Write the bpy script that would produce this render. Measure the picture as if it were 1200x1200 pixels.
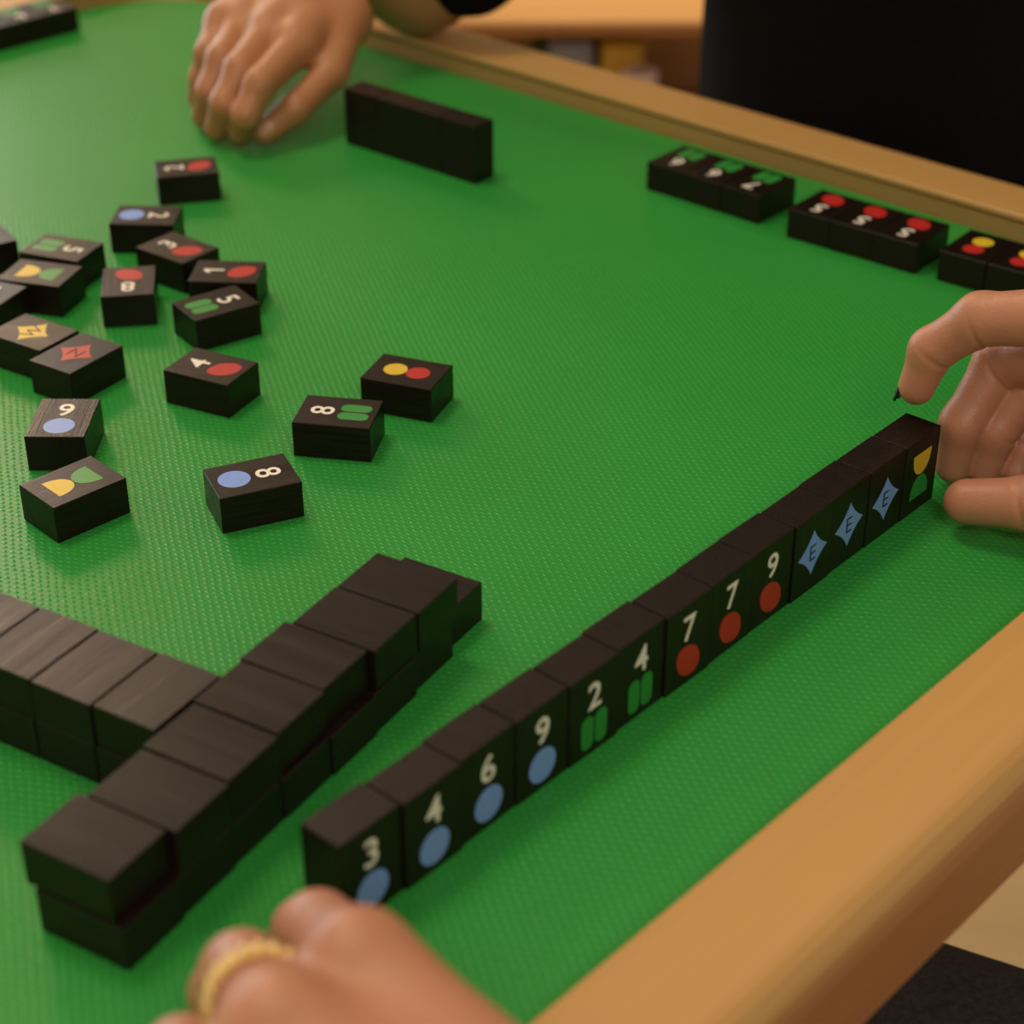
import bpy, bmesh, math, random
import numpy as np
from mathutils import Vector, Matrix

random.seed(7)
for o in list(bpy.data.objects):
    bpy.data.objects.remove(o, do_unlink=True)
SC = bpy.context.scene
COL = SC.collection

# ------------------------------------------------------------------ camera
CAM_H = 0.37695
PITCH, ROLL = 0.54865, -0.00294
cd = bpy.data.cameras.new('camera')
cam = bpy.data.objects.new('camera', cd)
COL.objects.link(cam)
cd.sensor_width = 36.0
cd.lens = 36.0 * 2218.75 / 1200.0
cp, sp = math.cos(PITCH), math.sin(PITCH)
fw = Vector((0, cp, -sp)); rt = Vector((1, 0, 0)); up = Vector((0, sp, cp))
c_, s_ = math.cos(ROLL), math.sin(ROLL)
rt, up = rt * c_ + up * s_, up * c_ - rt * s_
m = Matrix.Identity(4)
for i in range(3):
    m[i][0], m[i][1], m[i][2] = rt[i], up[i], -fw[i]
m[2][3] = CAM_H
cam.matrix_world = m
cd.clip_start = 0.01
cd.dof.use_dof = True
cd.dof.focus_distance = 0.715
cd.dof.aperture_fstop = 8.0
SC.camera = cam

# ------------------------------------------------------------------ world, lights, exposure
w = bpy.data.worlds.new('room_ambient')
SC.world = w
w.use_nodes = True
bg = w.node_tree.nodes['Background']
bg.inputs[0].default_value = (1.0, 0.80, 0.58, 1)
bg.inputs[1].default_value = 0.44

def area(name, loc, target, size, power, color, size_y=None):
    l = bpy.data.lights.new(name, 'AREA')
    l.energy = power; l.color = color; l.size = size
    if size_y:
        l.shape = 'RECTANGLE'; l.size_y = size_y
    o = bpy.data.objects.new(name, l)
    COL.objects.link(o)
    o.location = loc
    o.rotation_euler = (Vector(target) - Vector(loc)).to_track_quat('-Z', 'Y').to_euler()
    return o

# daylight window, back left of the table
area('window_daylight', (-1.75, 2.95, 0.46), (-0.15, 0.85, 0), 1.7, 21, (0.80, 0.90, 1.0), 0.7)
# warm ceiling lamps: over the table's left side, and further back
area('ceiling_or_fill_lamp', (-0.55, 1.00, 1.85), (0.0, 0.8, 0), 0.5, 11, (1.0, 0.84, 0.60))
area('ceiling_or_fill_lamp', (-1.30, 3.30, 1.65), (-0.10, 0.70, 0), 0.6, 19, (1.0, 0.68, 0.42))
area('ceiling_or_fill_lamp', (0.20, -0.95, 1.30), (0.05, 0.60, 0), 0.5, 9, (1.0, 0.92, 0.78))  # unseen fill added behind the near player to brighten the standing tile faces
# warm lamp above the low cabinet further back, turned to the wall
area('cabinet_lamp', (0.2, 2.25, 0.45), (0.2, 2.85, -0.25), 0.3, 8.5, (1.0, 0.78, 0.42))

vs = SC.view_settings
vs.view_transform = 'Standard'
vs.look = 'None'
vs.gamma = 1.0
vs.use_curve_mapping = False
vs.exposure = 0.0

# ------------------------------------------------------------------ materials
def new_mat(name):
    mt = bpy.data.materials.new(name)
    mt.use_nodes = True
    nt = mt.node_tree
    b = nt.nodes['Principled BSDF']
    return mt, nt, b

def N(nt, t, **kw):
    n = nt.nodes.new(t)
    for k, v in kw.items():
        setattr(n, k, v)
    return n

def ramp(nt, fac, stops):
    r = N(nt, 'ShaderNodeValToRGB')
    els = r.color_ramp.elements
    while len(els) < len(stops):
        els.new(0.5)
    for e, (p, c) in zip(els, stops):
        e.position = p; e.color = (*c, 1)
    nt.links.new(fac, r.inputs[0])
    return r.outputs[0]

def bump(nt, b, h, strength, dist):
    bn = N(nt, 'ShaderNodeBump')
    bn.inputs['Strength'].default_value = strength
    bn.inputs['Distance'].default_value = dist
    nt.links.new(h, bn.inputs['Height'])
    nt.links.new(bn.outputs[0], b.inputs['Normal'])

def plain(name, col, rough=0.5, noise=0.12, scale=60.0, spec=0.5, metal=0.0, bumpd=0.0):
    mt, nt, b = new_mat(name)
    tc = N(nt, 'ShaderNodeTexCoord')
    ns = N(nt, 'ShaderNodeTexNoise')
    ns.inputs['Scale'].default_value = scale
    ns.inputs['Detail'].default_value = 4
    nt.links.new(tc.outputs['Object'], ns.inputs['Vector'])
    lo = tuple(max(0, c * (1 - noise)) for c in col); hi = tuple(min(1, c * (1 + noise)) for c in col)
    nt.links.new(ramp(nt, ns.outputs[0], [(0.3, lo), (0.7, hi)]), b.inputs['Base Color'])
    b.inputs['Roughness'].default_value = rough
    b.inputs['Specular IOR Level'].default_value = spec
    b.inputs['Metallic'].default_value = metal
    if bumpd:
        bump(nt, b, ns.outputs[0], 1.0, bumpd)
    return mt

def wood(name, c1, c2, axis, scale, rough, bumpd, spec=0.5, per_object=False, stretch=14.0, mottle=False):
    """grain runs along axis (0,1,2) of the object"""
    mt, nt, b = new_mat(name)
    tc = N(nt, 'ShaderNodeTexCoord')
    vec = tc.outputs['Object']
    if per_object:
        oi = N(nt, 'ShaderNodeObjectInfo')
        ml = N(nt, 'ShaderNodeMath', operation='MULTIPLY'); ml.inputs[1].default_value = 7.3
        nt.links.new(oi.outputs['Random'], ml.inputs[0])
        ad = N(nt, 'ShaderNodeVectorMath', operation='ADD')
        nt.links.new(vec, ad.inputs[0]); nt.links.new(ml.outputs[0], ad.inputs[1])
        vec = ad.outputs[0]
    mp = N(nt, 'ShaderNodeMapping')
    sc = [scale] * 3; sc[axis] = scale / stretch
    mp.inputs['Scale'].default_value = sc
    nt.links.new(vec, mp.inputs['Vector'])
    ns = N(nt, 'ShaderNodeTexNoise')
    ns.inputs['Scale'].default_value = 1.0; ns.inputs['Detail'].default_value = 6; ns.inputs['Roughness'].default_value = 0.65
    nt.links.new(mp.outputs[0], ns.inputs['Vector'])
    nt.links.new(ramp(nt, ns.outputs[0], [(0.32, c1), (0.68, c2)]), b.inputs['Base Color'])
    b.inputs['Roughness'].default_value = rough
    b.inputs['Specular IOR Level'].default_value = spec
    if mottle:      # uneven polish of the stained wood
        m2 = N(nt, 'ShaderNodeTexNoise'); m2.inputs['Scale'].default_value = 0.16; m2.inputs['Detail'].default_value = 3
        nt.links.new(mp.outputs[0], m2.inputs['Vector'])
        mr = N(nt, 'ShaderNodeMapRange')
        mr.inputs['From Min'].default_value = 0.3; mr.inputs['From Max'].default_value = 0.7
        mr.inputs['To Min'].default_value = rough - 0.05; mr.inputs['To Max'].default_value = rough + 0.07
        nt.links.new(m2.outputs[0], mr.inputs['Value'])
        nt.links.new(mr.outputs[0], b.inputs['Roughness'])
    bump(nt, b, ns.outputs[0], 1.0, bumpd)
    return mt

# table axes: E1 along the near rail, E2 across the table, away from the near player
TA = math.radians(47.6)
E1 = Vector((math.cos(TA), math.sin(TA), 0)); E2 = Vector((-math.sin(TA), math.cos(TA), 0))
def tp(a, b, z=0.0):
    v = E1 * a + E2 * b
    return Vector((v.x, v.y, z))

def mat_green():
    mt, nt, b = new_mat('green_vinyl_weave')
    tc = N(nt, 'ShaderNodeTexCoord')
    mp = N(nt, 'ShaderNodeMapping')
    nt.links.new(tc.outputs['Object'], mp.inputs['Vector'])
    # slight wander so that the weave is not perfectly regular
    ns = N(nt, 'ShaderNodeTexNoise'); ns.inputs['Scale'].default_value = 55.0; ns.inputs['Detail'].default_value = 2
    nt.links.new(mp.outputs[0], ns.inputs['Vector'])
    sep = N(nt, 'ShaderNodeSeparateXYZ'); nt.links.new(mp.outputs[0], sep.inputs[0])
    sn = N(nt, 'ShaderNodeSeparateXYZ'); nt.links.new(ns.outputs['Color'], sn.inputs[0])
    hs = []
    for ax, per in (('X', 0.0033), ('Y', 0.0051)):
        k = N(nt, 'ShaderNodeMath', operation='MULTIPLY'); k.inputs[1].default_value = 2 * math.pi / per
        nt.links.new(sep.outputs[ax], k.inputs[0])
        w2 = N(nt, 'ShaderNodeMath', operation='MULTIPLY_ADD'); w2.inputs[1].default_value = 2.4
        nt.links.new(sn.outputs[ax], w2.inputs[0]); nt.links.new(k.outputs[0], w2.inputs[2])
        cs = N(nt, 'ShaderNodeMath', operation='COSINE'); nt.links.new(w2.outputs[0], cs.inputs[0])
        hs.append(cs)
    pr = N(nt, 'ShaderNodeMath', operation='MULTIPLY')
    nt.links.new(hs[0].outputs[0], pr.inputs[0]); nt.links.new(hs[1].outputs[0], pr.inputs[1])
    up_ = N(nt, 'ShaderNodeMath', operation='MAXIMUM'); up_.inputs[1].default_value = 0.0
    nt.links.new(pr.outputs[0], up_.inputs[0])
    pw = N(nt, 'ShaderNodeMath', operation='POWER'); pw.inputs[1].default_value = 1.5
    nt.links.new(up_.outputs[0], pw.inputs[0])
    uneven = N(nt, 'ShaderNodeTexNoise'); uneven.inputs['Scale'].default_value = 260.0; uneven.inputs['Detail'].default_value = 1
    nt.links.new(tc.outputs['Object'], uneven.inputs['Vector'])
    un = N(nt, 'ShaderNodeMath', operation='MULTIPLY_ADD'); un.inputs[1].default_value = 2.4; un.inputs[2].default_value = -0.35
    nt.links.new(uneven.outputs[0], un.inputs[0])
    h = N(nt, 'ShaderNodeMath', operation='MULTIPLY')
    nt.links.new(pw.outputs[0], h.inputs[0]); nt.links.new(un.outputs[0], h.inputs[1])
    big = N(nt, 'ShaderNodeTexNoise'); big.inputs['Scale'].default_value = 9.0; big.inputs['Detail'].default_value = 3
    nt.links.new(tc.outputs['Object'], big.inputs['Vector'])
    a = ramp(nt, h.outputs[0], [(0.0, MAT_LO), (0.5, MAT_HI)])
    mx = N(nt, 'ShaderNodeMix', data_type='RGBA', blend_type='MULTIPLY'); mx.inputs[0].default_value = 1.0
    nt.links.new(a, mx.inputs[6])
    nt.links.new(ramp(nt, big.outputs[0], [(0.3, (0.9, 0.92, 0.9)), (0.7, (1, 1, 1))]), mx.inputs[7])
    nt.links.new(mx.outputs[2], b.inputs['Base Color'])
    b.inputs['Roughness'].default_value = 0.33
    b.inputs['Specular IOR Level'].default_value = 0.24
    bump(nt, b, h.outputs[0], 1.0, 0.00024)
    return mt

MAT_LO = (0.031, 0.305, 0.048)
MAT_HI = (0.038, 0.385, 0.062)

def skin_mat(name, c, c2):
    mt, nt, b = new_mat(name)
    tc = N(nt, 'ShaderNodeTexCoord')
    ns = N(nt, 'ShaderNodeTexNoise'); ns.inputs['Scale'].default_value = 45; ns.inputs['Detail'].default_value = 5
    nt.links.new(tc.outputs['Object'], ns.inputs['Vector'])
    nt.links.new(ramp(nt, ns.outputs[0], [(0.3, c), (0.7, c2)]), b.inputs['Base Color'])
    b.inputs['Roughness'].default_value = 0.45
    b.inputs['Subsurface Weight'].default_value = 0.18
    b.inputs['Subsurface Radius'].default_value = (1.0, 0.35, 0.2)
    b.inputs['Subsurface Scale'].default_value = 0.004
    fine = N(nt, 'ShaderNodeTexVoronoi'); fine.inputs['Scale'].default_value = 900
    nt.links.new(tc.outputs['Object'], fine.inputs['Vector'])
    bump(nt, b, fine.outputs['Distance'], 0.25, 0.0003)
    return mt

M = {}
M['green'] = mat_green()
M['tile'] = wood('dark_stained_tile_wood', (0.005, 0.003, 0.002), (0.018, 0.0095, 0.0065), 0, 1100, 0.31, 0.00014, per_object=True, stretch=25, spec=0.27, mottle=True)
M['rail'] = wood('honey_rail_wood', (0.585, 0.325, 0.105), (0.62, 0.352, 0.12), 0, 160, 0.42, 0.00006, stretch=30)
M['band'] = wood('shaded_edge_wood', (0.42, 0.18, 0.062), (0.47, 0.21, 0.075), 0, 160, 0.5, 0.00006, stretch=30)  # rail side's shade and reddish bounce put into a darker wood colour
M['trim'] = wood('rail_trim_wood', (0.40, 0.23, 0.075), (0.46, 0.27, 0.09), 0, 160, 0.5, 0.00006, stretch=30)
M['bed'] = wood('table_bed_wood', (0.36, 0.19, 0.07), (0.45, 0.25, 0.10), 0, 80, 0.5, 0.00006)
M['cabinet'] = wood('warm_cabinet_wood', (0.42, 0.22, 0.08), (0.52, 0.29, 0.11), 0, 60, 0.45, 0.00008)
M['cabinet_dark'] = wood('cabinet_inner_wood', (0.33, 0.145, 0.045), (0.39, 0.175, 0.058), 0, 60, 0.55, 0.00008)
M['floor'] = wood('pale_floor_wood', (0.70, 0.50, 0.24), (0.80, 0.60, 0.31), 0, 40, 0.45, 0.0001)
M['wall'] = plain('warm_plaster', (0.55, 0.46, 0.34), 0.9)
M['white'] = plain('cream_print', (0.93, 0.87, 0.78), 0.36, 0.05, 300)
M['blue'] = plain('blue_print', (0.22, 0.37, 0.88), 0.36, 0.05, 300)
M['red'] = plain('red_print', (0.50, 0.026, 0.022), 0.36, 0.05, 300)
M['green_print'] = plain('green_print', (0.030, 0.28, 0.045), 0.36, 0.05, 300)
M['yellow'] = plain('yellow_print', (0.75, 0.52, 0.035), 0.36, 0.05, 300)
M['ink'] = plain('black_print', (0.012, 0.010, 0.010), 0.5, 0.05, 300)
M['skin_near'] = skin_mat('skin_warm', (0.48, 0.205, 0.115), (0.55, 0.245, 0.145))
M['skin_far'] = skin_mat('skin_tan', (0.42, 0.175, 0.075), (0.48, 0.205, 0.09))
M['nail'] = plain('bare_nail', (0.52, 0.27, 0.15), 0.3, 0.05)
M['nail_dark'] = plain('dark_nail_polish', (0.012, 0.015, 0.02), 0.2, 0.05)
M['gold'] = plain('gold_metal', (0.86, 0.62, 0.26), 0.40, 0.05, 200, metal=1.0)
M['black_cloth'] = plain('black_cotton', (0.0045, 0.0042, 0.0045), 0.95, 0.2, 300, spec=0.1)
M['denim'] = plain('charcoal_trouser_cloth', (0.052, 0.050, 0.052), 0.9, 0.25, 350, spec=0.2, bumpd=0.0004)
M['yellow_box'] = plain('yellow_carton', (0.62, 0.40, 0.05), 0.6)
M['blue_box'] = plain('blue_grey_carton', (0.26, 0.28, 0.38), 0.6)
M['green_box'] = plain('dark_green_carton', (0.03, 0.09, 0.05), 0.6)
M['gap_dark'] = plain('dark_gap_fill', (0.02, 0.02, 0.025), 0.6)
M['pink'] = plain('pale_pink_ceramic', (0.62, 0.42, 0.38), 0.4)

# ------------------------------------------------------------------ helpers
def link(name, me, mat=None, parent=None, smooth=False):
    o = bpy.data.objects.new(name, me)
    COL.objects.link(o)
    if mat is not None and not me.materials:
        me.materials.append(M[mat])
    if smooth:
        me.polygons.foreach_set('use_smooth', [True] * len(me.polygons))
    if parent is not None:
        o.parent = parent
    return o

def tag(o, label=None, cat=None, group=None, kind=None):
    if label: o['label'] = label
    if cat: o['category'] = cat
    if group: o['group'] = group
    if kind: o['kind'] = kind
    return o

def empty(name, loc=(0, 0, 0), rz=0.0):
    o = bpy.data.objects.new(name, None)
    COL.objects.link(o)
    o.location = loc; o.rotation_euler = (0, 0, rz)
    o.empty_display_size = 0.02
    return o

def mesh_from(name, verts, faces):
    me = bpy.data.meshes.new(name)
    me.from_pydata([tuple(v) for v in verts], [], faces)
    me.update()
    return me

def box_mesh(name, sx, sy, sz, bev=0.0, seg=1, center=(0, 0, 0)):
    bm = bmesh.new()
    bmesh.ops.create_cube(bm, size=1.0)
    bmesh.ops.scale(bm, vec=(sx, sy, sz), verts=bm.verts)
    if bev:
        bmesh.ops.bevel(bm, geom=list(bm.edges), offset=bev, segments=seg, affect='EDGES', profile=0.5)
    bmesh.ops.translate(bm, vec=center, verts=bm.verts)
    me = bpy.data.meshes.new(name)
    bm.to_mesh(me); bm.free()
    return me

def prism_mesh(name, pts, z0, z1):
    n = len(pts)
    v = [(x, y, z0) for x, y in pts] + [(x, y, z1) for x, y in pts]
    f = [tuple(range(n - 1, -1, -1)), tuple(range(n, 2 * n))]
    f += [(i, (i + 1) % n, n + (i + 1) % n, n + i) for i in range(n)]
    return mesh_from(name, v, f)

# ------------------------------------------------------------------ structure
FLOOR_Z = -0.74
me = box_mesh('floor', 6, 6.2, 0.04, center=(0, 1.6, FLOOR_Z - 0.02))
tag(link('floor', me, 'floor'), 'pale wooden floor under the table', kind='structure')
me = box_mesh('wall_back', 6, 0.08, 2.9, center=(0, 4.6, FLOOR_Z + 1.45))
tag(link('wall_back', me, 'wall'), 'plain warm plaster wall behind the cabinet', kind='structure')

# ------------------------------------------------------------------ table
A0, A1 = -0.0245, 0.8155      # inner square in the table axes
B0, B1 = 0.229, 1.069
table = empty('game_table', tp((A0 + A1) / 2, (B0 + B1) / 2, FLOOR_Z), TA)
tag(table, 'square honey-coloured wooden game table with raised rim', 'table')
HALF = (A1 - A0) / 2
ZT = -FLOOR_Z     # table top height over the floor, local z of the mat surface
me = box_mesh('table_bed', 2 * HALF + 0.008, 2 * HALF + 0.008, 0.018, center=(0, 0, ZT - 0.0022 - 0.009))
link('table_bed', me, 'bed', table)

def rail_mesh(name, prof, half):
    """profile (o outward from inner edge, z) swept along x with mitred ends; inner edge at y=-half, outward is -y"""
    n = len(prof); v = []
    for sgn in (-1, 1):
        for o, z in prof:
            v.append((sgn * (half + o), -(half + o), ZT + z))
    f = [tuple(range(n)), tuple(range(2 * n - 1, n - 1, -1))]
    f += [(i, n + i, n + (i + 1) % n, (i + 1) % n) for i in range(n)]
    me = mesh_from(name, v, f)
    bm = bmesh.new(); bm.from_mesh(me)
    bmesh.ops.recalc_face_normals(bm, faces=bm.faces)
    bm.to_mesh(me); bm.free()
    return me
RP = [(0.0050, -0.030), (0.0050, 0.0102), (0.0003, 0.0102), (-0.0002, 0.0107), (-0.0002, 0.0130), (0.0004, 0.0135), (0.0320, 0.0135), (0.0348, 0.0129), (0.0375, 0.0112), (0.0400, 0.0080), (0.0412, 0.0055), (0.0412, -0.030)]
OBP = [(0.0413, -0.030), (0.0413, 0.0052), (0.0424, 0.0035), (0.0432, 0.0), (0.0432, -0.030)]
TPF = [(0.0006, -0.012), (0.0006, 0.0090), (0.0046, 0.0090), (0.0046, -0.012)]
rm = rail_mesh('rail', RP, HALF); tm = rail_mesh('inner_trim', TPF, HALF); om = rail_mesh('shaded_outer_band', OBP, HALF)
for k in range(4):
    r = link('rail', rm, 'rail', table); r.rotation_euler = (0, 0, k * math.pi / 2)
    ob_ = link('shaded_outer_band', om, 'band', table); ob_.rotation_euler = (0, 0, k * math.pi / 2)
    t = link('inner_trim', tm, 'trim', table); t.rotation_euler = (0, 0, k * math.pi / 2)
lm = box_mesh('leg', 0.055, 0.055, ZT - 0.03, 0.004)
for sx in (-1, 1):
    for sy in (-1, 1):
        l = link('leg', lm, 'rail', table)
        l.location = (sx * (HALF + 0.008), sy * (HALF + 0.008), (ZT - 0.03) / 2)
am = box_mesh('apron', 2 * HALF - 0.04, 0.02, 0.05)
for k in range(4):
    a = link('apron', am, 'bed', table)
    a.location = Vector((0, -(HALF + 0.004), ZT - 0.055)) @ Matrix.Rotation(-k * math.pi / 2, 3, 'Z')
    a.rotation_euler = (0, 0, k * math.pi / 2)

# mat with rounded corners
def rrect(hx, hy, r, n=12):
    pts = []
    for cx, cy, a0 in ((hx - r, hy - r, 0), (-hx + r, hy - r, 90), (-hx + r, -hy + r, 180), (hx - r, -hy + r, 270)):
        for i in range(n + 1):
            a = math.radians(a0 + 90 * i / n)
            pts.append((cx + r * math.cos(a), cy + r * math.sin(a)))
    return pts
me = prism_mesh('table_mat', rrect(HALF - 0.0006, HALF - 0.0006, 0.075), -0.0021, 0.0)
mo = link('table_mat', me, 'green')
mo.location = tp((A0 + A1) / 2, (B0 + B1) / 2, 0); mo.rotation_euler = (0, 0, TA)
tag(mo, 'bright green woven vinyl mat covering the table top', 'table mat')

# ------------------------------------------------------------------ tiles
TH, TW, TD = 0.032, 0.0239, 0.01537
tile_me = box_mesh('mahjong_tile', TH, TW, TD, 0.0003, 1)
tile_me.materials.append(M['tile'])
LIFT = 0.00006

_txt = {}
def glyph_mesh(ch, height, offset):
    """letter or digit as flat mesh: x up, y left, centred"""
    key = (ch, height, offset)
    if key in _txt: return _txt[key]
    if ch == '1':
        h = height
        out = [(-h / 2, -0.06 * h), (-h / 2, -0.06 * h - 0.155 * h), (h / 2, -0.06 * h - 0.155 * h), (h / 2, -0.06 * h), (0.25 * h, 0.22 * h), (0.12 * h, 0.15 * h), (0.26 * h, -0.06 * h)]
        me = flat_mesh('numeral', [out])
        _txt[key] = me
        return me
    cu = bpy.data.curves.new('glyph', 'FONT')
    cu.body = ch; cu.size = 1.0; cu.offset = offset; cu.extrude = 0.004; cu.resolution_u = 6
    ob = bpy.data.objects.new('glyph', cu)
    COL.objects.link(ob)
    dg = bpy.context.evaluated_depsgraph_get()
    dg.update()
    me = bpy.data.meshes.new_from_object(ob.evaluated_get(dg))
    bpy.data.objects.remove(ob, do_unlink=True)
    co = np.empty(len(me.vertices) * 3); me.vertices.foreach_get('co', co); co = co.reshape(-1, 3)
    lo, hi = co.min(0), co.max(0)
    s = height / (hi[1] - lo[1])
    c = (lo + hi) / 2
    q = np.stack([(co[:, 1] - c[1]) * s, -(co[:, 0] - c[0]) * s * 1.02, co[:, 2] / 0.004 * LIFT], -1)
    me.vertices.foreach_set('co', q.ravel()); me.update()
    me.materials.clear()
    _txt[key] = me
    return me

def flat_mesh(name, outlines):
    v, f = [], []
    for pts in outlines:
        b = len(v); n = len(pts)
        v += [(x, y, LIFT) for x, y in pts] + [(x, y, -LIFT) for x, y in pts]
        f.append(tuple(range(b, b + n)))
        f += [(b + i, b + n + i, b + n + (i + 1) % n, b + (i + 1) % n) for i in range(n)]
    me = mesh_from(name, v, f)
    bm = bmesh.new(); bm.from_mesh(me); bmesh.ops.recalc_face_normals(bm, faces=bm.faces); bm.to_mesh(me); bm.free()
    return me

def circle(cx, cy, r, n=40):
    return [(cx + r * math.cos(2 * math.pi * i / n), cy + r * math.sin(2 * math.pi * i / n)) for i in range(n)]

def capsule(cx, cy, hl, hw, n=10):
    r = hw * 0.92
    return [(cx + x, cy + y) for x, y in rrect(hl, hw, r, n)]

def barrel(cx, cy, a, b, n=48):
    """plump seed lying on the tile's diagonal, slightly pointed at its two ends"""
    pts = []
    for i in range(n):
        t = 2 * math.pi * i / n
        u = a * math.cos(t); v = b * math.sin(t) * (1 - 0.14 * math.cos(t) ** 2)
        pts.append((cx + (u - v) * math.sqrt(0.5), cy + (u + v) * math.sqrt(0.5)))
    return pts

def star(R, k=0.80, n=9):
    pts = []
    for q in range(4):
        a0 = math.pi / 2 * q; a1 = a0 + math.pi / 2
        p0 = Vector((R * math.cos(a0), R * math.sin(a0))); p1 = Vector((R * math.cos(a1), R * math.sin(a1)))
        am = (a0 + a1) / 2
        pm = Vector((math.cos(am), math.sin(am))) * (R * k) * 0.62
        for i in range(n):
            t = i / n
            p = p0 * (1 - t) ** 2 + pm * 2 * t * (1 - t) + p1 * t * t
            pts.append((p.x, p.y))
    return pts

def half_round(sgn, wid=0.0125, dep=0.0094, n=20):
    """flat outer side at x = sgn*dep, round towards the tile's middle"""
    pts = []
    for i in range(n + 1):
        a = math.pi * i / n
        pts.append((sgn * (dep * (1 - math.sin(a) ** 0.8) + 0.0002), wid / 2 * math.cos(a)))
    return pts

SHP = {
    'blue': ('disc', 'blue', [circle(-0.0070, 0, 0.0062)]),
    'red': ('seed', 'red', [barrel(-0.0068, 0, 0.0073, 0.0055)]),
    'green': ('bar', 'green_print', None),
}
bar_me = [flat_mesh('bar', [capsule(-0.0070, s * 0.0033, 0.0063, 0.0029)]) for s in (1, -1)]
for bme in bar_me: bme.materials.append(M['green_print'])
suit_me = {}
for k in ('blue', 'red'):
    suit_me[k] = flat_mesh(SHP[k][0], SHP[k][2]); suit_me[k].materials.append(M[SHP[k][1]])
half_me = [flat_mesh('half_disc', [half_round(1)]), flat_mesh('half_disc', [half_round(-1)])]
half_me[0].materials.append(M['yellow']); half_me[1].materials.append(M['green_print'])
dot_me = [flat_mesh('disc', [circle(0.0051, 0.0, 0.0051)]), flat_mesh('disc', [circle(-0.0051, 0.0, 0.0051)])]
dot_me[0].materials.append(M['red']); dot_me[1].materials.append(M['yellow'])
star_me = {}
for c in ('blue', 'red', 'yellow'):
    star_me[c] = flat_mesh('star', [star(0.0092)]); star_me[c].materials.append(M[c])

def face(o, kind):
    """printed marks as children of tile o; kind = '3 blue', 'E blue', 'half', 'dots'"""
    zf = TD / 2
    def put(name, me, z=zf, x=0.0, y=0.0):
        c = link(name, me, None, o); c.location = (x, y, z); return c
    if kind == 'half':
        put('half_disc', half_me[0]); put('half_disc', half_me[1]); return
    if kind == 'dots':
        put('disc', dot_me[0]); put('disc', dot_me[1]); return
    ch, col = kind.split()
    if ch.isdigit():
        g = glyph_mesh(ch, 0.0098, 0.010)
        if not g.materials: g.materials.append(M['white'])
        put('numeral', g, x=0.0063)
        if col == 'green':
            for bme in bar_me: put('bar', bme)
        else:
            put(SHP[col][0], suit_me[col])
    else:
        s = put('star', star_me[col])
        g = glyph_mesh(ch, 0.0062, -0.012)
        if not g.materials: g.materials.append(M['ink'])
        put('letter', g, z=zf + 2 * LIFT)

def tile(center, X, Z, kind=None, label=None, group=None):
    X = Vector(X).normalized(); Z = Vector(Z).normalized(); Y = Z.cross(X)
    o = link('mahjong_tile', tile_me)
    mm = Matrix.Identity(4)
    for i in range(3):
        mm[i][0], mm[i][1], mm[i][2] = X[i], Y[i], Z[i]
    mm.translation = Vector(center)
    o.matrix_world = mm
    tag(o, label, 'tile', group)
    if kind: face(o, kind)
    return o

def flat_tile(x, y, deg, kind, label, group, z=0.0, down=False):
    a = math.radians(deg)
    return tile((x, y, z + TD / 2 + 0.0001), (math.cos(a), math.sin(a), 0), (0, 0, -1 if down else 1), kind, label, group)

# --- the near player's standing row
G = 'standing row of thirteen tiles in front of the near player'
RD = 0.84677
rd = Vector((math.cos(RD), math.sin(RD), 0)); rn = Vector((-math.sin(RD), math.cos(RD), 0))
RO = Vector((-0.04708, 0.38963, 0)); RS = 0.0243
row = [('3 blue', 'standing black tile with numeral three over a blue disc, end of row by ringed hand', 0.4, 0.0),
       ('4 blue', 'standing black tile with numeral four over a blue disc', -0.4, 0.2),
       ('6 blue', 'standing black tile with numeral six over a blue disc', 0.5, 0.4),
       ('9 blue', 'standing black tile with numeral nine over a blue disc', 0.2, 0.0),
       ('2 green', 'standing black tile with numeral two over two green bars', -0.3, -0.2),
       ('4 green', 'standing black tile with numeral four over two green bars', 0.4, 0.0),
       ('7 red', 'standing black tile with red 7 beside the green 4 tile', -0.5, -0.2),
       ('7 red', 'standing black tile with red 7 beside the red 9 tile', 0.0, 0.3),
       ('9 red', 'standing black tile with numeral nine over a red seed shape', 0.3, -0.2),
       ('E blue', 'standing black tile with blue E star, next to the red 9', -0.2, 0.2),
       ('E blue', 'standing black tile with blue E star, middle one of three', 0.3, 0.0),
       ('E blue', 'standing black tile with blue E star, next to the yellow and green tile', 0.1, 0.1),
       ('half', 'standing black tile with yellow and green half discs, row end by thumb', -0.1, 0.0)]
for i, (k, lab, jn, jy) in enumerate(row):
    c = RO + rd * (RS * (i + 0.5)) + rn * (TD / 2 + jn * 0.0011) + Vector((0, 0, TH / 2 + 0.0001))
    ya = math.radians(jy * 2.0)
    zdir = (-rn * math.cos(ya) + rd * math.sin(ya))
    tile(c, (0, 0, 1), zdir, k, lab, G)

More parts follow.
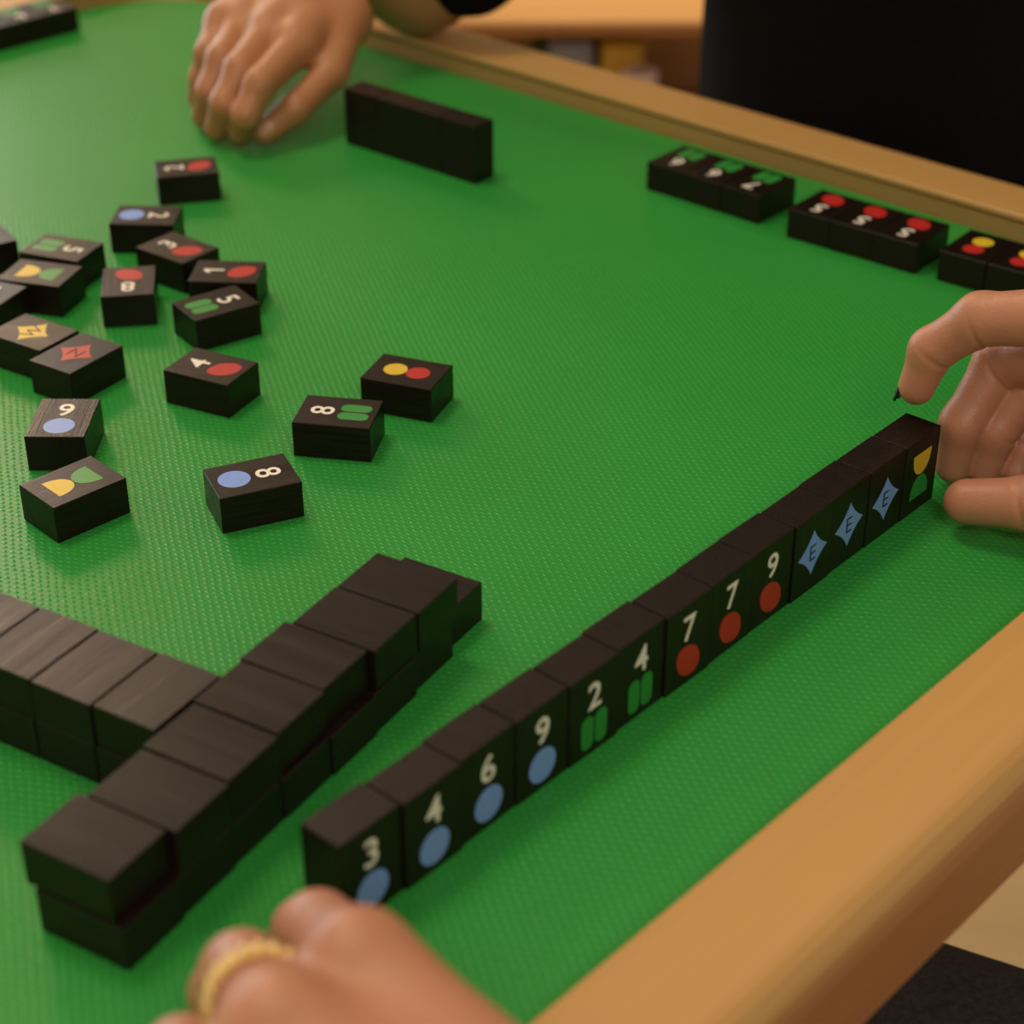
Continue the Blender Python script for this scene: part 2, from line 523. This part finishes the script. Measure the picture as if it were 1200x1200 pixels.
# --- discarded tiles lying face up
G = 'discarded tiles lying face up in the middle of the mat'
for x, y, a, k, lab in [
    (-0.0983, 0.6184, 23.2, '8 blue', 'face-up brown-black tile with a white 8 and blue disc'),
    (-0.0697, 0.6692, 170.0, '8 green', 'face-up dark tile with a white 8 and two green bars'),
    (-0.0437, 0.7042, -21.0, 'dots', 'face-up dark tile with yellow and red discs, no numeral, among discards'),
    (-0.1261, 0.7094, 153.4, '4 red', 'face-up dark tile with a white 4 and red seed shape'),
    (-0.1792, 0.6648, 89.2, '9 blue', 'face-up greyish tile with a white 9 and pale blue disc'),
    (-0.1654, 0.6145, 224.0, 'half', 'face-up tile with yellow and green half discs, beside the blue 9'),
    (-0.1323, 0.7718, 34.8, '5 green', 'face-up tile with 5 and green bars, beside the red 1'),
    (-0.2138, 0.8338, -21.2, '5 green', 'face-up tile with 5 and green bars, behind the yellow-green half discs'),
    (-0.2181, 0.8048, 164.0, 'half', 'face-up tile with yellow and green half discs, touching a green 5'),
    (-0.2080, 0.7427, 147.2, 'W yellow', 'face-up tile with a yellow W star'),
    (-0.1851, 0.7222, 56.9, 'N red', 'face-up tile with a red N star'),
    (-0.1697, 0.9380, 193.4, '2 red', 'face-up tile with a 2 and red seed shape, nearest the reaching hand'),
    (-0.1801, 0.8733, -2.8, '2 blue', 'face-up tile with a 2 and pale blue disc'),
    (-0.1588, 0.8334, 142.3, '3 red', 'face-up tile with a 3 and red seed shape, turned askew'),
    (-0.1314, 0.8056, 175.6, '1 red', 'face-up tile with a 1 and red seed shape'),
    (-0.1754, 0.7954, 277.7, '8 red', 'face-up tile with an 8 and red seed shape'),
    (-0.2568, 0.8441, 33.0, '3 yellow_none', 'face-up dark tile mostly cut off, beside a green 5 tile'),
    (-0.2375, 0.7792, 68.0, '6 blue', 'face-up dark tile half cut off, in front of the yellow-green half discs'),
]:
    if 'none' in k: k = None
    flat_tile(x, y, a, k, lab, G)

# --- two-tier walls, face down
ORD = ['first', 'second', 'third', 'fourth', 'fifth', 'sixth', 'seventh', 'eighth']
WD = math.radians(59.08)
wd = Vector((math.cos(WD), math.sin(WD), 0)); wn = Vector((-math.sin(WD), math.cos(WD), 0))
def wall_pt(a, b, z):
    v = wd * (a / 1000) + wn * (b / 1000)
    return (v.x, v.y, z)
G = 'upper tier of the long two-tier wall'
for a0, b0, lab in [(269.2, 286.6, 'face-down black tile at the open end of the long wall, upper tier'), (293.6, 283.9, None), (318.3, 284.9, None),
                    (343.0, 286.0, None), (367.4, 287.2, None), (391.8, 284.9, None),
                    (416.2, 284.7, 'face-down black tile ending the upper tier, bottom one sticking out beyond it')]:
    jr = math.radians(random.uniform(-0.5, 0.5))
    n_up = globals().get('n_up', 0) + 1
    X = wn * math.cos(jr) + wd * math.sin(jr)
    tile(wall_pt(a0 + 12, b0 + 16, TD * 1.5 + 0.0002), X, (0, 0, -1), None, lab or 'face-down black tile, %s from the open end, upper tier of the long wall' % ORD[n_up - 1], G)
G = 'lower tier of the long two-tier wall'
for i, b0 in enumerate([283.2, 284.0, 284.6, 284.2, 283.6, 284.4, 285.8, 289.0]):
    lab = 'face-down black tile, %s from the open end, lower tier of the long wall' % ORD[i]
    if i == 0: lab = 'face-down black tile under the open end of the long wall'
    if i == 7: lab = 'face-down black tile sticking out from under the long wall'
    tile(wall_pt(268.5 + 24.25 * i + 12.1, b0 + 16, TD * 0.5 + 0.0001), wn, (0, 0, -1), None, lab, G)
for tier in (1, 0):
    G = ('upper' if tier else 'lower') + ' tier of the short crossing wall'
    for i in range(6):
        b0 = 318.4 + 24.6 * i
        a0 = 325.6 + (random.uniform(-0.5, 0.5) if tier else -0.4)
        if tier == 0: b0 += 0.6
        tile(wall_pt(a0 + 16, b0 + 12.1, TD * (0.5 + tier) + 0.0001 * (1 + tier)), wd, (0, 0, -1), None,
             'face-down brown tile, %s from the long wall, %s tier of the short wall' % (ORD[i], 'upper' if tier else 'lower'), G)

# --- opposite player's standing tiles, backs to us
G = 'four standing tiles of the opposite player'
fd = math.radians(-40.6)
fdv = Vector((math.cos(fd), math.sin(fd), 0)); fnv = Vector((-fdv.y, fdv.x, 0))
for i in range(4):
    c = Vector((-0.0925, 1.0135, 0)) + fdv * (0.0242 * (i + 0.5)) + fnv * (TD / 2) + Vector((0, 0, TH / 2 + 0.0001))
    lab = 'standing black tile with blank back, %s from the reaching hand in a block of four' % ORD[i]
    tile(c, (0, 0, 1), fnv, None, lab, G)

# --- opposite player's melds, face up along the far rail (readable from the far side)
def meld(cx, cy, deg, kinds, labs, group):
    a = math.radians(deg)
    d = Vector((math.cos(a), math.sin(a), 0))
    for i, (k, lab) in enumerate(zip(kinds, labs)):
        c = Vector((cx, cy, 0)) + d * (0.0242 * (i - 1))
        flat_tile(c.x, c.y, deg - 90 + random.uniform(-1, 1), k, lab, group)
meld(0.1090, 0.9315, -42.0, ['6 green', '6 green', '7 green'],
     ['face-up black tile with green bars, meld end nearest the four standing tiles', 'face-up black tile with green bars, middle of its meld', 'face-up black tile with green bars and a 7 by the far rail'], 'green bar meld by the far rail')
meld(0.1755, 0.8690, -39.5, ['5 red'] * 3,
     ['face-up black tile with 5 and red seed, beside the green bar meld', 'face-up black tile with 5 and red seed, middle of the three fives', 'face-up black tile with 5 and red seed, beside the yellow-red discs'], 'red five meld by the far rail')
meld(0.2407, 0.8175, -38.5, ['dots'] * 3,
     ['face-up black tile with yellow and red discs, beside the red fives', 'face-up black tile with yellow and red discs, second from the red fives', 'face-up black tile with yellow and red discs, third from the red fives'], 'yellow and red disc meld by the far rail')

# --- third player's meld at the far left
G = 'tiles laid out along the far left rail'
sdv = Vector((math.cos(math.radians(45.5)), math.sin(math.radians(45.5)), 0)); snv = Vector((-sdv.y, sdv.x, 0))
for i in range(3):
    c = Vector((-0.2818, 1.2225, 0)) - sdv * (0.0242 * (i + 0.5)) + snv * (TH / 2)
    flat_tile(c.x, c.y, 45.5 - 90, ['7 green', '6 green', '5 green'][i],
              ['face-up tile at the end of the row by the corner, green bars', 'face-up tile with green bars, second in the row by the corner', 'face-up tile with green bars, third in the row by the corner'][i], G)

# ------------------------------------------------------------------ organic shapes (smooth union of tapered limbs)
def capsule_sdf(P, a, b, ra, rb):
    a = np.asarray(a, np.float32); b = np.asarray(b, np.float32)
    ab = b - a
    h = np.clip(((P - a) @ ab) / max(float(ab @ ab), 1e-12), 0, 1)
    q = P - a - h[..., None] * ab
    return np.sqrt((q * q).sum(-1)) - (ra + (rb - ra) * h)

def smin(a, b, k):
    h = np.clip(0.5 + 0.5 * (b - a) / k, 0, 1)
    return b + (a - b) * h - k * h * (1 - h)

def surface_net(fn, lo, hi, vox, name):
    lo = np.asarray(lo, np.float32); hi = np.asarray(hi, np.float32)
    BS = 8
    nb = np.ceil((hi - lo) / (vox * BS)).astype(int)
    n = nb * BS
    # coarse pass: only blocks that the surface can cross are sampled finely
    cg = [lo[i] + vox * (BS * np.arange(nb[i], dtype=np.float32) + (BS - 1) / 2) for i in range(3)]
    C = fn(np.stack(np.meshgrid(*cg, indexing='ij'), -1))
    D = np.repeat(np.repeat(np.repeat(C, BS, 0), BS, 1), BS, 2).astype(np.float32)
    near = np.argwhere(np.abs(C) < vox * BS * 0.87 * 1.25 + 0.002)
    off = np.stack(np.meshgrid(*[np.arange(BS)] * 3, indexing='ij'), -1)
    DB = D.reshape(nb[0], BS, nb[1], BS, nb[2], BS)
    for i0 in range(0, len(near), 256):
        bl = near[i0:i0 + 256]
        P = lo + vox * (bl[:, None, None, None, :] * BS + off[None]).astype(np.float32)
        DB[bl[:, 0], :, bl[:, 1], :, bl[:, 2], :] = fn(P.astype(np.float32))
    D = DB.reshape(n)
    S = D < 0
    c = np.zeros(n - 1, np.int8)
    for dx in (0, 1):
        for dy in (0, 1):
            for dz in (0, 1):
                c += S[dx:n[0] - 1 + dx, dy:n[1] - 1 + dy, dz:n[2] - 1 + dz]
    act = (c > 0) & (c < 8)
    idx = -np.ones(n - 1, np.int64)
    cells = np.argwhere(act)
    idx[act] = np.arange(len(cells))
    acc = np.zeros((len(cells), 3)); cnt = np.zeros(len(cells))
    cor = [(x, y, z) for x in (0, 1) for y in (0, 1) for z in (0, 1)]
    for A in cor:
        for B in cor:
            if sum(abs(p - q) for p, q in zip(A, B)) != 1 or A > B: continue
            da = D[tuple((cells + A).T)]; db = D[tuple((cells + B).T)]
            x = (da < 0) != (db < 0)
            t = da[x] / (da[x] - db[x])
            acc[x] += np.array(A) + t[:, None] * (np.array(B) - np.array(A)); cnt[x] += 1
    V = lo + (cells + acc / cnt[:, None]) * vox
    F = []
    for ax in range(3):
        u, v = (ax + 1) % 3, (ax + 2) % 3
        sl0 = [slice(None)] * 3; sl1 = [slice(None)] * 3
        sl0[ax] = slice(0, n[ax] - 1); sl1[ax] = slice(1, n[ax])
        a = S[tuple(sl0)]; b = S[tuple(sl1)]
        e = np.argwhere(a != b)
        e = e[(e[:, u] > 0) & (e[:, v] > 0) & (e[:, u] < n[u] - 1) & (e[:, v] < n[v] - 1)]
        inside = a[tuple(e.T)]
        du = np.zeros(3, int); du[u] = 1; dv = np.zeros(3, int); dv[v] = 1
        q = np.stack([idx[tuple((e - du - dv).T)], idx[tuple((e - dv).T)], idx[tuple(e.T)], idx[tuple((e - du).T)]], -1)
        q[~inside] = q[~inside][:, ::-1]
        F.append(q)
    F = np.concatenate(F)
    me = bpy.data.meshes.new(name)
    me.vertices.add(len(V)); me.vertices.foreach_set('co', V.astype(np.float32).ravel())
    me.loops.add(F.size); me.loops.foreach_set('vertex_index', F.ravel().astype(np.int32))
    me.polygons.add(len(F))
    me.polygons.foreach_set('loop_start', np.arange(0, F.size, 4, dtype=np.int32))
    me.polygons.foreach_set('use_smooth', np.ones(len(F), bool))
    me.update(calc_edges=True); me.validate()
    return me

def chain_sdf(P, pts, rad, k=0.004):
    d = None
    for i in range(len(pts) - 1):
        e = capsule_sdf(P, pts[i], pts[i + 1], rad[i], rad[i + 1])
        d = e if d is None else smin(d, e, k)
    return d

def hand_mesh(name, H, R, palm_extra=(), arm=None, vox=0.0011, kroot=0.008, kweb=0.0012, pad=0.02, crease=0.0):
    """H: finger -> [tip, DIP, PIP, MCP], thumb -> [tip, IP, MCP, base], wrist; R: radii"""
    wr = np.array(H['wrist'][0])
    fingers = ['index', 'middle', 'ring', 'pinky']
    mcp = [np.array(H[f][3]) for f in fingers]
    def palm(P):
        d = None
        for f, q in zip(fingers, mcp):
            base = wr + (q - mcp[1]) * 0.45
            e = capsule_sdf(P, q, base, R[f][3] * 1.02, R['wrist'] * 0.62)
            d = e if d is None else smin(d, e, 0.012)
        e = capsule_sdf(P, H['thumb'][3], wr, R['thumb'][3], R['wrist'] * 0.7)
        d = smin(d, e, 0.012)
        e = capsule_sdf(P, H['thumb'][3], mcp[0], R['thumb'][3] * 0.75, R['index'][3] * 0.7)
        d = smin(d, e, 0.010)
        for a, b, ra, rb in palm_extra:
            d = smin(d, capsule_sdf(P, a, b, ra, rb), 0.012)
        if arm:
            pts = [wr] + [np.array(a) for a, _ in arm]
            rad = [R['wrist']] + [r for _, r in arm]
            d = smin(d, chain_sdf(P, pts, rad, 0.02), 0.018)
        return d
    def fn(P):
        pl = palm(P)
        d = None
        for f in fingers + ['thumb']:
            c = chain_sdf(P, H[f], R[f])
            if crease:
                # shallow skin folds across the finger joints
                for j in (1, 2):
                    q = np.array(H[f][j], np.float32)
                    axis = np.array(H[f][j - 1], np.float32) - np.array(H[f][j + 1], np.float32)
                    axis /= np.linalg.norm(axis)
                    s_ax = (P - q) @ axis
                    rr_ = np.sqrt(((P - q) ** 2).sum(-1))
                    bis = np.array(H[f][j - 1], np.float32) + np.array(H[f][j + 1], np.float32) - 2 * q
                    bis /= np.linalg.norm(bis)
                    side = np.clip(((P - q) @ bis) / np.maximum(rr_, 1e-6) + 0.45, 0, 1)
                    c = c + crease * side * np.exp(-(s_ax / 0.0010) ** 2) * (rr_ < R[f][j] * 1.7)
            c = smin(pl, c, kroot)
            d = c if d is None else smin(d, c, kweb)
        return d
    pts = np.array([q for k in H for q in H[k]] + ([a for a, _ in arm] if arm else []))
    lo = pts.min(0) - pad; hi = pts.max(0) + pad
    if arm:
        r = max(x for _, x in arm); lo -= r * 0.6; hi += r * 0.6
    return surface_net(fn, lo, hi, vox, name)

def nail_mesh(name, c, along, nrm, L, Wd, r):
    along = Vector(along).normalized(); nrm = Vector(nrm); nrm = (nrm - along * nrm.dot(along)).normalized()
    side = along.cross(nrm)
    v, f = [], []
    nu, nv = 9, 9
    for layer in (0.0004, -0.0006):
        for i in range(nu):
            t = -1 + 2 * i / (nu - 1)
            wv = Wd * (1 - 0.35 * max(0, t) ** 3 - 0.25 * max(0, -t) ** 3)
            for j in range(nv):
                s = -1 + 2 * j / (nv - 1)
                ang = s * wv / r
                p = Vector(c) + along * (t * L) + side * (r * math.sin(ang)) + nrm * (r * (math.cos(ang) - 1) + layer - 0.0006 * t * t)
                v.append(p)
    k = nu * nv
    for i in range(nu - 1):
        for j in range(nv - 1):
            a = i * nv + j
            f.append((a, a + 1, a + nv + 1, a + nv)); f.append((k + a, k + a + nv, k + a + nv + 1, k + a + 1))
    rim = [i * nv for i in range(nu)] + [(nu - 1) * nv + j for j in range(1, nv)] + [i * nv + nv - 1 for i in range(nu - 2, -1, -1)] + [j for j in range(nv - 2, 0, -1)]
    for a, b in zip(rim, rim[1:] + rim[:1]):
        f.append((a, b, k + b, k + a))
    me = mesh_from(name, v, f)
    bm = bmesh.new(); bm.from_mesh(me); bmesh.ops.recalc_face_normals(bm, faces=bm.faces); bm.to_mesh(me); bm.free()
    return me

def coarse(name, prims, vox, k, mat, parent):
    def fn(P):
        d = None
        for a, b, ra, rb in prims:
            e = capsule_sdf(P, a, b, ra, rb)
            d = e if d is None else smin(d, e, k)
        return d
    pts = np.array([q for a, b, ra, rb in prims for q in (np.array(a) - max(ra, rb), np.array(a) + max(ra, rb), np.array(b) - max(ra, rb), np.array(b) + max(ra, rb))])
    me = surface_net(fn, pts.min(0) - 3 * vox, pts.max(0) + 3 * vox, vox, name)
    return link(name, me, mat, parent)

# ------------------------------------------------------------------ near player (two hands, sleeves, trousers)
HR = {
    'thumb': [[0.1687, 0.6009, 0.0135], [0.1894, 0.5922, 0.018], [0.2111, 0.5743, 0.034], [0.2309, 0.5796, 0.05]],
    'index': [[0.1534, 0.6366, 0.043], [0.1577, 0.6375, 0.058], [0.1727, 0.6306, 0.074], [0.2024, 0.6068, 0.086]],
    'middle': [[0.1707, 0.6342, 0.010], [0.1722, 0.6343, 0.028], [0.1855, 0.6425, 0.05], [0.2092, 0.6157, 0.067]],
    'ring': [[0.1826, 0.633, 0.009], [0.1848, 0.6336, 0.025], [0.1982, 0.6379, 0.044], [0.2147, 0.6181, 0.05]],
    'pinky': [[0.1942, 0.6303, 0.009], [0.1983, 0.6353, 0.018], [0.2088, 0.6369, 0.032], [0.2196, 0.6178, 0.034]],
    'wrist': [[0.2631, 0.5924, 0.06]]}
RR = {'thumb': [0.0086, 0.0098, 0.0115, 0.015], 'index': [0.0070, 0.0082, 0.0096, 0.0115], 'middle': [0.0070, 0.0084, 0.0097, 0.0118],
      'ring': [0.0068, 0.0078, 0.0090, 0.011], 'pinky': [0.0058, 0.0068, 0.0078, 0.0098], 'wrist': 0.026}
HL = {
    'index': [[-0.0548, 0.3838, 0.012], [-0.0545, 0.3630, 0.032], [-0.0485, 0.3421, 0.052], [-0.0353, 0.3076, 0.074]],
    'middle': [[-0.0754, 0.3541, 0.012], [-0.0715, 0.3375, 0.036], [-0.0640, 0.3225, 0.0575], [-0.0505, 0.2861, 0.077]],
    'ring': [[-0.0881, 0.3331, 0.012], [-0.0831, 0.3193, 0.03], [-0.0764, 0.306, 0.048], [-0.0624, 0.2732, 0.07]],
    'pinky': [[-0.0937, 0.3147, 0.01], [-0.0893, 0.3043, 0.025], [-0.0835, 0.2955, 0.038], [-0.071, 0.2685, 0.056]],
    'thumb': [[-0.0366, 0.3668, 0.012], [-0.0252, 0.3457, 0.020], [-0.0116, 0.3198, 0.031], [-0.0014, 0.2889, 0.046]],
    'wrist': [[0.0063, 0.2462, 0.065]]}
RL = {'thumb': [0.0086, 0.0098, 0.0115, 0.014], 'index': [0.0072, 0.0082, 0.0092, 0.0112], 'middle': [0.0072, 0.0084, 0.0094, 0.0115],
      'ring': [0.0068, 0.0078, 0.0088, 0.0108], 'pinky': [0.0058, 0.0068, 0.0078, 0.0098], 'wrist': 0.027}
for k_ in HL:
    HL[k_] = [[q[0] + 0.0012, q[1] - 0.0038, max(q[2] - 0.0005, 0.0095)] for q in HL[k_]]
pn = empty('person', (0.36, 0.24, FLOOR_Z))
tag(pn, 'person in dark trousers holding the standing tile row between both hands', 'person')
def unparent_loc(o, root):
    o.parent = root
    o.matrix_parent_inverse = Matrix.Translation(-Vector(root.location))
    return o
armR = [((0.315, 0.535, 0.085), 0.030), ((0.40, 0.45, 0.10), 0.038)]
armL = [((0.045, 0.205, 0.075), 0.029), ((0.13, 0.14, 0.085), 0.036)]
o = link('hand', hand_mesh('hand', HR, RR, arm=armR, vox=0.0009, crease=0.0008), 'skin_near'); unparent_loc(o, pn); o['label'] = 'right hand steadying the end of the row'
o = link('hand', hand_mesh('hand', HL, RL, arm=armL), 'skin_near'); unparent_loc(o, pn); o['label'] = 'left hand closed beside the tile with a 3'
o = link('fingernail', nail_mesh('fingernail', (0.1478, 0.6398, 0.0425), (-0.0055, -0.001, -0.0150), (-1, 0.6, 0.2), 0.0062, 0.0046, 0.0072), 'nail_dark', smooth=True)
unparent_loc(o, pn); o['label'] = 'dark polished fingernail'
o = coarse('sweater', [((0.40, 0.45, 0.10), (0.36, 0.50, 0.09), 0.052, 0.045), ((0.40, 0.45, 0.10), (0.60, 0.24, 0.30), 0.055, 0.075),
                       ((0.13, 0.14, 0.085), (0.10, 0.163, 0.082), 0.050, 0.044), ((0.13, 0.14, 0.085), (0.36, 0.00, 0.30), 0.052, 0.075),
                       ((0.36, 0.00, 0.30), (0.60, 0.24, 0.30), 0.085, 0.085), ((0.49, 0.11, 0.22), (0.49, 0.11, -0.18), 0.13, 0.15)], 0.009, 0.04, 'black_cloth', None)
unparent_loc(o, pn)
o = coarse('trousers', [((0.432, 0.397, -0.257), (0.112, 0.574, -0.257), 0.085, 0.074), ((0.112, 0.574, -0.257), (0.08, 0.56, -0.68), 0.066, 0.05),
                        ((0.34, 0.16, -0.275), (0.03, 0.40, -0.275), 0.085, 0.074), ((0.03, 0.40, -0.275), (0.0, 0.42, -0.68), 0.066, 0.05),
                        ((0.432, 0.397, -0.257), (0.49, 0.11, -0.25), 0.085, 0.12), ((0.34, 0.16, -0.27), (0.49, 0.11, -0.25), 0.085, 0.12)], 0.008, 0.03, 'denim', None)
unparent_loc(o, pn)

# gold ring on the near left hand's middle finger
mc, pi_ = Vector(HL['middle'][3]), Vector(HL['middle'][2])
ax = (pi_ - mc).normalized()
rc = mc.lerp(pi_, 0.46)
rr = 0.0119
bm = bmesh.new()
q = ax.to_track_quat('Z', 'Y').to_matrix().to_4x4()
nb = 22
for i in range(nb):        # twisted band of small beads over a plain hoop
    a = 2 * math.pi * i / nb
    for s in (-1, 1):
        mt4 = Matrix.Translation(rc) @ q @ Matrix.Translation((rr * math.cos(a + s * 0.045), rr * math.sin(a + s * 0.045), s * 0.0016)) 
        bmesh.ops.create_icosphere(bm, subdivisions=1, radius=0.0019, matrix=mt4)
seg, ms = 48, 8
vv = []
for i in range(seg):
    a = 2 * math.pi * i / seg
    for j in range(ms):
        b = 2 * math.pi * j / ms
        R_ = rr - 0.0003 + 0.0009 * math.cos(b)
        vv.append(bm.verts.new(Matrix.Translation(rc) @ q @ Vector((R_ * math.cos(a), R_ * math.sin(a), 0.0022 * math.sin(b)))))
for i in range(seg):
    for j in range(ms):
        bm.faces.new((vv[i * ms + j], vv[((i + 1) % seg) * ms + j], vv[((i + 1) % seg) * ms + (j + 1) % ms], vv[i * ms + (j + 1) % ms]))
bmesh.ops.recalc_face_normals(bm, faces=bm.faces)
me = bpy.data.meshes.new('ring'); bm.to_mesh(me); bm.free()
tag(link('ring', me, 'gold', smooth=True), 'beaded gold ring worn on the hand beside the 3 tile', 'ring')

# ------------------------------------------------------------------ opposite player in black
HF = {
    'pinky': [[-0.181, 1.0595, 0.01], [-0.1775, 1.057, 0.023], [-0.1718, 1.057, 0.038], [-0.1655, 1.079, 0.049]],
    'ring': [[-0.174, 1.0335, 0.009], [-0.1685, 1.0276, 0.025], [-0.162, 1.0385, 0.04], [-0.1522, 1.0755, 0.05]],
    'middle': [[-0.1642, 1.014, 0.009], [-0.1578, 1.0077, 0.025], [-0.1497, 1.0206, 0.04], [-0.1357, 1.0593, 0.05]],
    'index': [[-0.15, 1.007, 0.009], [-0.1449, 0.9967, 0.023], [-0.1369, 1.0049, 0.037], [-0.1183, 1.0468, 0.047]],
    'thumb': [[-0.1364, 1.0083, 0.009], [-0.1196, 1.0145, 0.02], [-0.1012, 1.0395, 0.032], [-0.0944, 1.081, 0.05]],
    'wrist': [[-0.1122, 1.1383, 0.07]],
}
RF = {'thumb': [0.0074, 0.0084, 0.0095, 0.013], 'index': [0.0070, 0.0078, 0.0086, 0.0112], 'middle': [0.0070, 0.0078, 0.0088, 0.0115],
      'ring': [0.0070, 0.0078, 0.0088, 0.0108], 'pinky': [0.0060, 0.0068, 0.0078, 0.0098], 'wrist': 0.025}
armF = [((-0.0867, 1.1532, 0.070), 0.026), ((-0.057, 1.1682, 0.050), 0.030), ((-0.012, 1.164, 0.078), 0.032)]
pf = empty('person', tuple(tp(1.02, 0.47, FLOOR_Z)))
tag(pf, 'person in a black top reaching over the far rail with one hand', 'person')
o = link('hand', hand_mesh('hand', HF, RF, arm=armF, vox=0.0013), 'skin_far'); unparent_loc(o, pf); o['label'] = 'hand reaching down with fingertips on the mat'
thd = Vector(HF['thumb'][0]) - Vector(HF['thumb'][1])
o = link('fingernail', nail_mesh('fingernail', (-0.1345, 1.0026, 0.0140), thd, (0.2, -0.8, 0.6), 0.0060, 0.0052, 0.0078), 'nail', smooth=True)
unparent_loc(o, pf); o['label'] = 'bare thumbnail'
def t3(a, b, z): return tuple(tp(a, b, z))
o = coarse('black_top', [((-0.026, 1.158, 0.066), (0.030, 1.20, 0.122), 0.038, 0.048), ((0.030, 1.20, 0.125), t3(1.04, 0.66, 0.36), 0.052, 0.072),
                         (t3(1.04, 0.64, 0.38), t3(1.04, 0.30, 0.38), 0.085, 0.085),
                         (t3(1.03, 0.592, 0.28), t3(1.02, 0.592, -0.22), 0.135, 0.135), (t3(1.03, 0.40, 0.28), t3(1.02, 0.40, -0.22), 0.135, 0.135),
                         (t3(1.04, 0.30, 0.36), t3(0.98, 0.22, 0.06), 0.072, 0.055)], 0.010, 0.05, 'black_cloth', None)
unparent_loc(o, pf)
o = coarse('trousers', [(t3(1.10, 0.57, -0.27), t3(0.88, 0.60, -0.26), 0.085, 0.072), (t3(0.88, 0.60, -0.26), t3(0.93, 0.60, -0.68), 0.062, 0.05),
                        (t3(1.10, 0.50, -0.27), t3(0.86, 0.76, -0.26), 0.080, 0.070), (t3(0.86, 0.76, -0.26), t3(0.90, 0.78, -0.68), 0.062, 0.05),
                        (t3(1.08, 0.57, -0.24), t3(1.08, 0.48, -0.24), 0.11, 0.11)], 0.012, 0.03, 'denim', None)
unparent_loc(o, pf)

# ------------------------------------------------------------------ low cabinet behind
cab = empty('low_cabinet', (0.12, 2.18, FLOOR_Z))
tag(cab, 'low open wooden cabinet behind the far rail, brightly lit top', 'cabinet')
CT = -0.228 - FLOOR_Z
def cpart(name, sx, sy, sz, c, mat):
    o = link(name, box_mesh(name, sx, sy, sz, 0.0015), mat, cab); o.location = c; return o
cpart('top_board', 1.30, 0.38, 0.014, (0, 0, CT - 0.007), 'cabinet')
cpart('edge_band', 1.30, 0.006, 0.014, (0, -0.1932, CT - 0.0075), 'cabinet_dark')
cpart('back_panel', 1.26, 0.012, CT - 0.016, (0, -0.075, (CT - 0.016) / 2), 'cabinet')
for s_ in (-1, 1):
    cpart('side_panel', 0.02, 0.36, CT - 0.016, (s_ * 0.63, 0, (CT - 0.016) / 2), 'cabinet_dark')
cpart('shelf_board', 1.238, 0.105, 0.014, (0, -0.134, CT - 0.12), 'cabinet_dark')
SZ = -0.228 - 0.12 + 0.0075
def item(name, me, loc, mat, lab, cat, smooth=False):
    o = link(name, me, mat, smooth=smooth); o.location = loc; tag(o, lab, cat, None); return o
item('carton', box_mesh('carton', 0.048, 0.04, 0.078, 0.003), (0.066, 2.045, SZ + 0.039), 'blue_box', 'blurry blue-grey carton on the cabinet shelf', 'box')
item('carton', box_mesh('carton', 0.046, 0.04, 0.076, 0.003), (0.1225, 2.045, SZ + 0.038), 'yellow_box', 'blurry yellow carton on the cabinet shelf', 'box')
item('carton', box_mesh('carton', 0.016, 0.04, 0.072, 0.003), (0.032, 2.05, SZ + 0.036), 'green_box', 'blurry dark green carton on the cabinet shelf', 'box')
item('carton', box_mesh('carton', 0.0075, 0.04, 0.066, 0.002), (0.0945, 2.05, SZ + 0.033), 'gap_dark', 'narrow black filler for the dark gap between blue and yellow cartons', 'box')  # black block added to stand for the dark gap between the cartons
bm = bmesh.new()
prof = [(0.0, 0.0), (0.015, 0.0), (0.018, 0.012), (0.019, 0.055), (0.0175, 0.055), (0.0155, 0.010), (0.0, 0.008)]
sg = 24; rings = []
for r, z in prof:
    rings.append([bm.verts.new((r * math.cos(2 * math.pi * i / sg), r * math.sin(2 * math.pi * i / sg), z)) for i in range(sg)] if r > 0 else [bm.verts.new((0, 0, z))])
for A, B in zip(rings, rings[1:]):
    for i in range(sg):
        j = (i + 1) % sg
        if len(A) == 1: bm.faces.new((A[0], B[j], B[i]))
        elif len(B) == 1: bm.faces.new((A[i], A[j], B[0]))
        else: bm.faces.new((A[i], A[j], B[j], B[i]))
bmesh.ops.recalc_face_normals(bm, faces=bm.faces)
me = bpy.data.meshes.new('cup'); bm.to_mesh(me); bm.free()
item('cup', me, (0.140, 1.998, SZ), 'pink', 'blurry pale pink cup in front of the yellow carton', 'cup', True)
